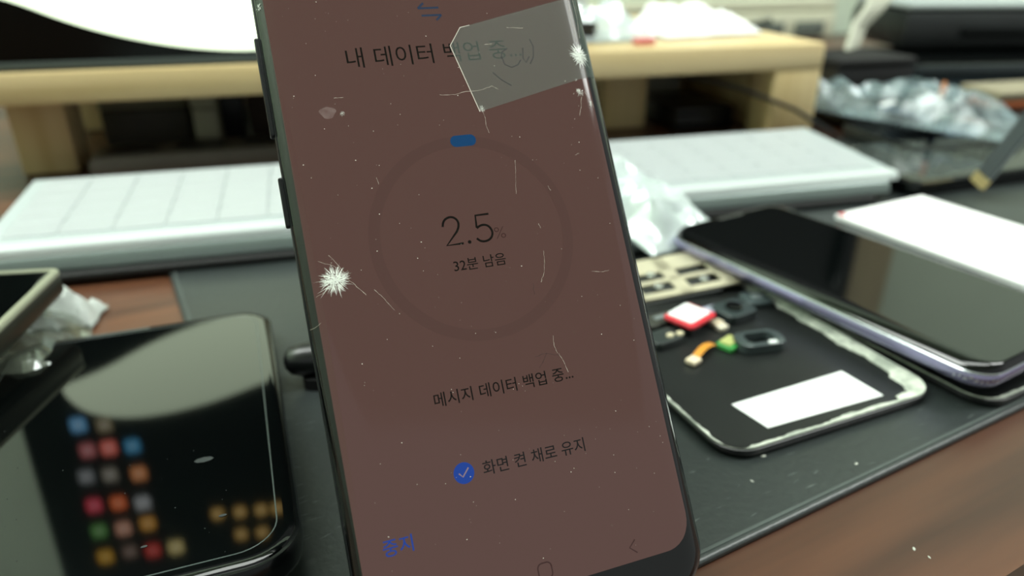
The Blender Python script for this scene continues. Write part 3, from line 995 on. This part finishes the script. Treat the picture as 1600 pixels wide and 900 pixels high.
FR = mat('phone_graphite_frame', (24, 27, 27), .35, 0, .25, var=.1)
MB().rslab(W, L, 9, [(6, 2.5, -8.2), (3.4, 1.3, -7.8), (1.2, .5, -6.8), (.15, .1, -5.4), (0, 0, -4.6), (0, 0, -3.8), (.2, .15, -3.2), (.8, .6, -3.05)], 0, CY, 12).build('frame', FR, tp)
MB().rslab(W, L, 9, [(.35, .3, -3.15), (.4, .35, -3.0), (.9, .6, -2.2), (2.0, .8, -1.2), (3.6, 1.0, -.5), (5.2, 1.3, -.12), (6.8, 1.8, 0)], 0, CY, 12).build('front_glass', mat('phone_glass', (8, 9, 9), .07, 0, .6), tp)
vb = MB().box(-W / 2 - .75, -W / 2 + .3, 102.4, 122.3, -5.6, -3.4, .35).build('volume_button', FR, tp)
sb = MB().box(-W / 2 - .75, -W / 2 + .3, 84.6, 94.2, -5.6, -3.4, .35).build('side_button', FR, tp)

# lit display: rounded sheet that follows the curved glass
DXR = 31.2
DX, DY0, DY1, DR = 32.4, 9.6, 139.5, 6.0


def display_cols():
    xs = [-DX + (DXR + DX) * i / 60 for i in range(61)]
    xs += [-DX + .15, -DX + .5, -DX + 1.5, DXR - .15, DXR - .5, DXR - 1.5]
    return sorted(xs)


mb = MB()
cols_ = display_cols()
for x in cols_:
    e = max(0, x - (DXR - DR), -x - (DX - DR))
    dy = DR - math.sqrt(max(0, DR * DR - e * e))
    for y in (DY0 + dy, DY1 - dy):
        mb.v.append((x, y, zs(x) + .04))
for i in range(len(cols_) - 1):
    mb.f.append((2 * i, 2 * i + 2, 2 * i + 3, 2 * i + 1))
disp = mb.build('display', mat('display_light', (10, 9, 9), .09, 0, .5, emit=(86, 62, 56), strength=1.0), tp, 60)

INK = mat('screen_ink', (8, 6, 6), .09, 0, .5, emit=(14, 7, 6), strength=.3)
INKL = mat('screen_ink_faint', (8, 6, 6), .09, 0, .5, emit=(62, 38, 34), strength=.8)
BLUE = mat('screen_blue', (6, 8, 10), .09, 0, .5, emit=(14, 58, 142), strength=1.0)
PILL = mat('screen_blue_dull', (6, 8, 10), .09, 0, .5, emit=(10, 62, 104), strength=1.0)
TZ = .075
text_mesh('내 데이터 백업 중...', -18.9, 17.1, 113.55, TZ).build('title_text', INK, disp)
text_mesh('%', 3.5, 5.75, 75.95, TZ, thin=-.012, h=2.3).build('percent_sign', INKL, disp)
text_mesh('32분 남음', -5.9, 4.7, 70.85, TZ, thin=.004).build('remaining_text', INK, disp)
text_mesh('메시지 데이터 백업 중...', -14.5, 13.5, 46.4, TZ, thin=.006).build('status_text', INK, disp)
text_mesh('화면 켠 채로 유지', -7.9, 12.8, 32.35, TZ, thin=.006).build('option_text', INK, disp)
text_mesh('중지', -28.3, -22.9, 22.75, TZ, thin=.006).build('stop_text', BLUE, disp)


def stroke(mb, pts, w, z, zf=None):
    """a flat line of width w through pts"""
    pts = [Vector((*p, 0)) for p in pts]
    lo = []
    for i, p in enumerate(pts):
        d = (pts[min(i + 1, len(pts) - 1)] - pts[max(i - 1, 0)]).normalized()
        n_ = Vector((-d.y, d.x, 0)) * (w if not isinstance(w, (list, tuple)) else w[i]) / 2
        zz = z + (zs(p.x) if zf else 0)
        lo.append([(p.x + n_.x, p.y + n_.y, zz), (p.x - n_.x, p.y - n_.y, zz)])
    b = len(mb.v)
    for l_ in lo:
        mb.v += l_
    for i in range(len(lo) - 1):
        a = b + 2 * i
        mb.f.append((a, a + 1, a + 3, a + 2))
    return mb


mb = MB()
stroke(mb, chaikin([(-6.53, 79.75), (-6.35, 80.6), (-5.7, 81.3), (-4.7, 81.55), (-3.85, 81.25), (-3.3, 80.45), (-3.4, 79.4), (-3.94, 78.5)], False) + [(-6.4, 76.02), (-3.06, 76.02)], .44, TZ)
stroke(mb, [(3.06, 81.16), (.32, 81.16), (.12, 78.7)], .42, TZ)
stroke(mb, chaikin([(.12, 78.6), (.75, 79.0), (1.7, 79.15), (2.6, 78.75), (3.1, 77.8), (3.05, 76.9), (2.45, 76.1), (1.4, 75.75), (.35, 75.95), (-.27, 76.6)], False), .44, TZ)
mb.poly([(-1.84 + .36 * math.cos(k * .524), 76.1 + .36 * math.sin(k * .524), TZ) for k in range(12)])
mb.build('percent_text', INK, disp)
# two transfer arrows at the top
mb = MB()
stroke(mb, [(-2.9, 125.0), (1.4, 125.0)], .42, TZ)
stroke(mb, [(-1.6, 126.1), (-2.9, 125.0)], .42, TZ)
mb.build('transfer_arrow', mat('screen_blue_grey', (6, 8, 10), .09, emit=(40, 56, 78), strength=1), disp)
mb = MB()
stroke(mb, [(-2.4, 123.4), (1.7, 123.4)], .42, TZ)
stroke(mb, [(.5, 122.3), (1.7, 123.4)], .42, TZ)
mb.build('transfer_arrow', mat('screen_blue_grey', (6, 8, 10), .09, emit=(40, 56, 78), strength=1), disp)
MB().poly([(.95 + x, 96.55 + y, TZ) for x, y in rrect(5.3, 2.35, 1.15, 6)]).build('progress_pill', PILL, disp)
mb = MB()
n_ = 96
ring = []
for k in range(n_ + 1):
    a = R(90 - 11) - 2 * math.pi * k / n_
    ring.append((-.6 + 19.4 * math.cos(a), 77.1 + 19.4 * math.sin(a)))
stroke(mb, ring, 2.2, .058)
mb.build('progress_ring', mat('ring_shade', (9, 8, 8), .09, 0, .5, emit=(82, 59, 53.5), strength=1.0), disp)
ck = MB().poly([(-11.55 + 1.95 * math.cos(2 * math.pi * k / 40), 33.5 + 1.95 * math.sin(2 * math.pi * k / 40), TZ) for k in range(40)]).build('check_circle', BLUE, disp)
mb = MB()
stroke(mb, [(-12.5, 33.6), (-11.85, 32.85), (-10.55, 34.3)], .26, TZ + .02)
lab(mb.build('check_tick', mat('tick_light', (9, 8, 8), .09, emit=(150, 130, 135), strength=.8), disp), 'pale tick')
mb = MB()
hm = [(x, 12.7 + y) for x, y in rrect(2.7, 2.9, .9, 5)]
stroke(mb, hm + hm[:2], .26, TZ)
mb.build('home_button_icon', INKL, disp)
mb = MB()
stroke(mb, [(18.9, 13.55), (17.5, 12.3), (18.9, 11.05)], .26, TZ)
mb.build('back_button_icon', INKL, disp)


# strip of clear tape over the top right of the screen
def surf_poly(mb, pts, z, n=26):
    """fill a convex outline with a grid that follows the glass"""
    xs = [p[0] for p in pts]
    x0, x1 = min(xs), max(xs)
    rows_ = []
    for i in range(n + 1):
        x = x0 + (x1 - x0) * i / n
        x = min(max(x, x0 + 1e-3), x1 - 1e-3)
        ys = []
        for (ax, ay), (bx, by) in zip(pts, pts[1:] + pts[:1]):
            if (ax - x) * (bx - x) <= 0 and ax != bx:
                ys.append(ay + (by - ay) * (x - ax) / (bx - ax))
        rows_.append(((x, min(ys), zs(x) + z), (x, max(ys), zs(x) + z)))
    b = len(mb.v)
    for a_, c_ in rows_:
        mb.v += [a_, c_]
    for i in range(n):
        mb.f.append((b + 2 * i, b + 2 * i + 2, b + 2 * i + 3, b + 2 * i + 1))
    return mb


TAPE = [(2.2, 116.6), (5.0, 120.4), (33.0, 126.6), (33.6, 108.4), (29.9, 107.7), (5.6, 102.2)]
tape = lab(surf_poly(MB(), TAPE, .16, 40).build('tape_piece', film('tape_film', (98, 110, 103), .42, .3, .0, 60, .03), tp, 60), 'clear grey tape stuck over the title')
mb = MB()
stroke(mb, [TAPE[5], TAPE[0], TAPE[1], TAPE[2]], .16, .18, True)
mb.build('tape_edge', mat('tape_edge_light', (196, 190, 176), .4), tape)
mb = MB()
for pts in ([(12.6, 113.6), (12.9, 111.9), (14.3, 111.1), (15.8, 111.6), (16.6, 112.6)], [(14.2, 115.3), (12.9, 114.6), (12.4, 113.2)],
            [(17.6, 115.2), (17.2, 113.0), (17.6, 111.9), (18.6, 113.2)], [(19.5, 117.1), (20.0, 115.4), (19.5, 113.0), (18.5, 111.6)],
            [(10, 110.3), (11.5, 108.6), (13.4, 107.2)]):
    stroke(mb, pts, .22, .19)
mb.build('pen_mark', mat('pen_grey', (26, 28, 28), .6), tape)

# chipped spots and cracks in the glass
CHIP = mat('shattered_glass', (236, 242, 232), .35)


def star(cx, cy, r0, n, seed, squash=1.0, name='impact_mark', spikes=.5):
    rnd = random.Random(seed)
    mb = MB()
    for k in range(n):
        a = 2 * math.pi * rnd.random()
        r1 = r0 * rnd.uniform(.05, .55)
        ln = r0 * rnd.uniform(.25, .6) * (1.5 if rnd.random() < .15 else 1)
        w_ = r0 * rnd.uniform(.008, .03)
        x0, y0 = cx + r1 * math.cos(a) * squash, cy + r1 * math.sin(a)
        a2 = a + rnd.uniform(-.35, .35)
        x1, y1 = x0 + ln * math.cos(a2) * squash, y0 + ln * math.sin(a2)
        px_, py_ = -math.sin(a2) * w_, math.cos(a2) * w_
        lift = rnd.uniform(0, .12)
        lim = lambda q: max(-W / 2 + .5, min(W / 2 - .5, q))
        P3 = [(lim(x0 + px_), y0 + py_), (lim(x0 - px_), y0 - py_), (lim(x1), y1)]
        mb.poly([(x, y, zs(x) + .2 + (lift if j < 2 else .0)) for j, (x, y) in enumerate(P3)])
    for k in range(int(n * spikes)):
        a = 2 * math.pi * rnd.random()
        rr = r0 * abs(rnd.gauss(0, .28))
        x, y = cx + rr * math.cos(a) * squash, cy + rr * math.sin(a)
        q_ = r0 * rnd.uniform(.02, .07)
        b0 = rnd.random() * 6
        x = max(-W / 2 + .7, min(W / 2 - .7, x))
        mb.poly([(x + q_ * math.cos(b0 + i_ * 2.1), y + q_ * math.sin(b0 + i_ * 2.1), zs(x) + .22 + .1 * rnd.random()) for i_ in range(3)])
    return mb.build(name, CHIP, tp)


lab(star(-28.3, 72.6, 3.0, 190, 1, spikes=.8), 'white starburst chip near the left edge')
lab(star(30.2, 112.8, 3.0, 170, 2, .8, spikes=.9), 'white starburst chip near the top right edge')
lab(star(28.2, 104.6, 1.2, 50, 3), 'small glassy chip under the tape corner')
lab(star(30.3, 102.0, 1.0, 34, 5, .6), 'smaller glassy chip near the right edge')
lab(star(6.1, 102.7, .9, 50, 4, spikes=.8), 'tiny chip at the lower tape corner')
lab(star(28.0, 107.3, .5, 20, 14, spikes=.8), 'tiny chip on the tape edge')

lab(star(-33.3, 127.6, .9, 40, 18, .7), 'white flecks painting the film flare at the upper left edge')  # white flecks paint the flare of the plastic film

SCR = mat('scratch_light', (176, 168, 154), .4)
SCRD = mat('scratch_dark', (34, 26, 24), .5)
cracks = [
    [(-30.6, 76.6), (-28.0, 75.2), (-25.6, 72.0), (-23.2, 69.0)], [(-28.6, 77.4), (-26.0, 73.2)], [(-32.0, 70.2), (-30.2, 70.9)],
    [(12.7, 72.2), (12.5, 70.0), (11.9, 67.8), (10.9, 66.0)], [(10.8, 91.4), (10.3, 88.6), (9.7, 85.6), (9.6, 84.4)],
    [(9.2, 66.0), (9.0, 63.8)], [(11.0, 55.2), (10.8, 53.2), (11.2, 51.6)], [(11.4, 51.6), (12.2, 49.4), (12.6, 47.6)],
    [(7.0, 49.6), (8.2, 51.0), (9.0, 52.2)], [(6.4, 51.8), (8.6, 52.1), (11.4, 51.2)],
    [(-2.0, 106.3), (1.2, 106.2), (3.6, 106.7), (6.0, 106.6), (9.2, 107.4), (10.4, 106.6)],
    [(6.2, 102.2), (6.4, 100.8), (6.2, 99.2), (6.6, 97.6)], [(28.4, 103.6), (27.8, 101.6), (27.0, 99.4)], [(29.4, 104.6), (30.6, 102.8), (30.9, 101.0)],
    [(-17.4, 91.0), (-17.2, 89.6)], [(22.0, 66.5), (24.5, 66.0), (26.0, 66.2)], [(24.0, 91.0), (25.0, 91.4)], [(-22.6, 107.4), (-20.8, 107.4)],
    [(-34.0, 64.6), (-32.6, 65.0), (-32.0, 65.4)], [(-21.6, 69.8), (-20.0, 67.6), (-18.6, 65.4)],
    [(15.0, 119.8), (18.6, 119.6)], [(9.4, 116.4), (11.0, 116.5)], [(16.6, 85.2), (17.0, 84.2)],
    [(12.9, 77.8), (13.2, 76.8)], [(30.6, 126), (30.0, 122), (30.4, 118.6), (30.2, 115.6)], [(31.8, 127), (31.9, 122), (31.4, 117)],
]
for i, pts in enumerate(cracks):
    # thin wandering hairline through the points
    q_ = []
    for a_, b_ in zip(pts, pts[1:]):
        for k in range(5):
            t_ = k / 5
            q_.append((a_[0] + (b_[0] - a_[0]) * t_ + random.gauss(0, .05), a_[1] + (b_[1] - a_[1]) * t_ + random.gauss(0, .05)))
    q_.append(pts[-1])
    ws = [random.uniform(.02, .085) for _ in q_]
    mb = MB()
    stroke(mb, q_, ws, .2, True)
    mb.build('hairline_scratch', SCR if i not in (5, 8, 9) else SCRD, tp)
rnd = random.Random(21)
mb = MB()
for k in range(230):
    x, y = rnd.uniform(-30.5, 30.5), rnd.uniform(10, 138)
    q_ = rnd.choice((.035, .05, .05, .08, .12))
    a0 = rnd.random() * 6
    mb.poly([(x + q_ * math.cos(a0 + i_ * 1.57) * rnd.uniform(.6, 1.5), y + q_ * math.sin(a0 + i_ * 1.57), zs(x) + .2) for i_ in range(4)])
o = mb.build('dust', mat('dust_pale', (190, 184, 170), .8), tp)
o['kind'] = 'stuff'
# smudge of dried gum near the upper left
sm = lab(MB().poly([(-24.2 + (1.5 + .3 * math.sin(3 * a)) * math.cos(a), 104.6 + 1.2 * math.sin(a), .13) for a in [2 * math.pi * k / 24 for k in range(24)]]).build('smudge', film('smudge_film', (170, 150, 146), .16, .4, .08, 900, .1), tp), 'dull smudge')
star(-21.6, 104.2, .7, 26, 33, name='smudge_fleck')

# ------------------------------------------------------------------ crumbs on mat and desk
CR = mat('crumb', (176, 180, 168), .7)
for i, (u, v, s_, lb_) in enumerate(((1193, 713, .7, 'pale crumb on the mat just below the open back cover'), (1338, 725, .6, 'pale crumb on the mat well right of the open back cover'),
                                (1428, 858, .55, 'pale speck on the wood at lower right'), (1452, 871, .4, 'smaller speck on the wood next to the pale one'), (1175, 752, .5, 'grey crumb on the mat near the cracked phone'))):
    on_mat = i not in (2, 3)
    q = at(u, v, MZ if on_mat else 0)
    mb = MB()
    mb.loft([[(s_ * k * math.cos(a) * (1 + .3 * math.sin(2 * a)), .6 * s_ * k * math.sin(a), z) for a in [2 * math.pi * j / 9 for j in range(9)]] for k, z in ((.8, 0), (1, .15 * s_), (.5, .4 * s_))])
    tag(mb.build('crumb', CR, M=pose(q.x, q.y, (MZ if on_mat else 0) + .03, 30 * i)), lb_, 'crumb')
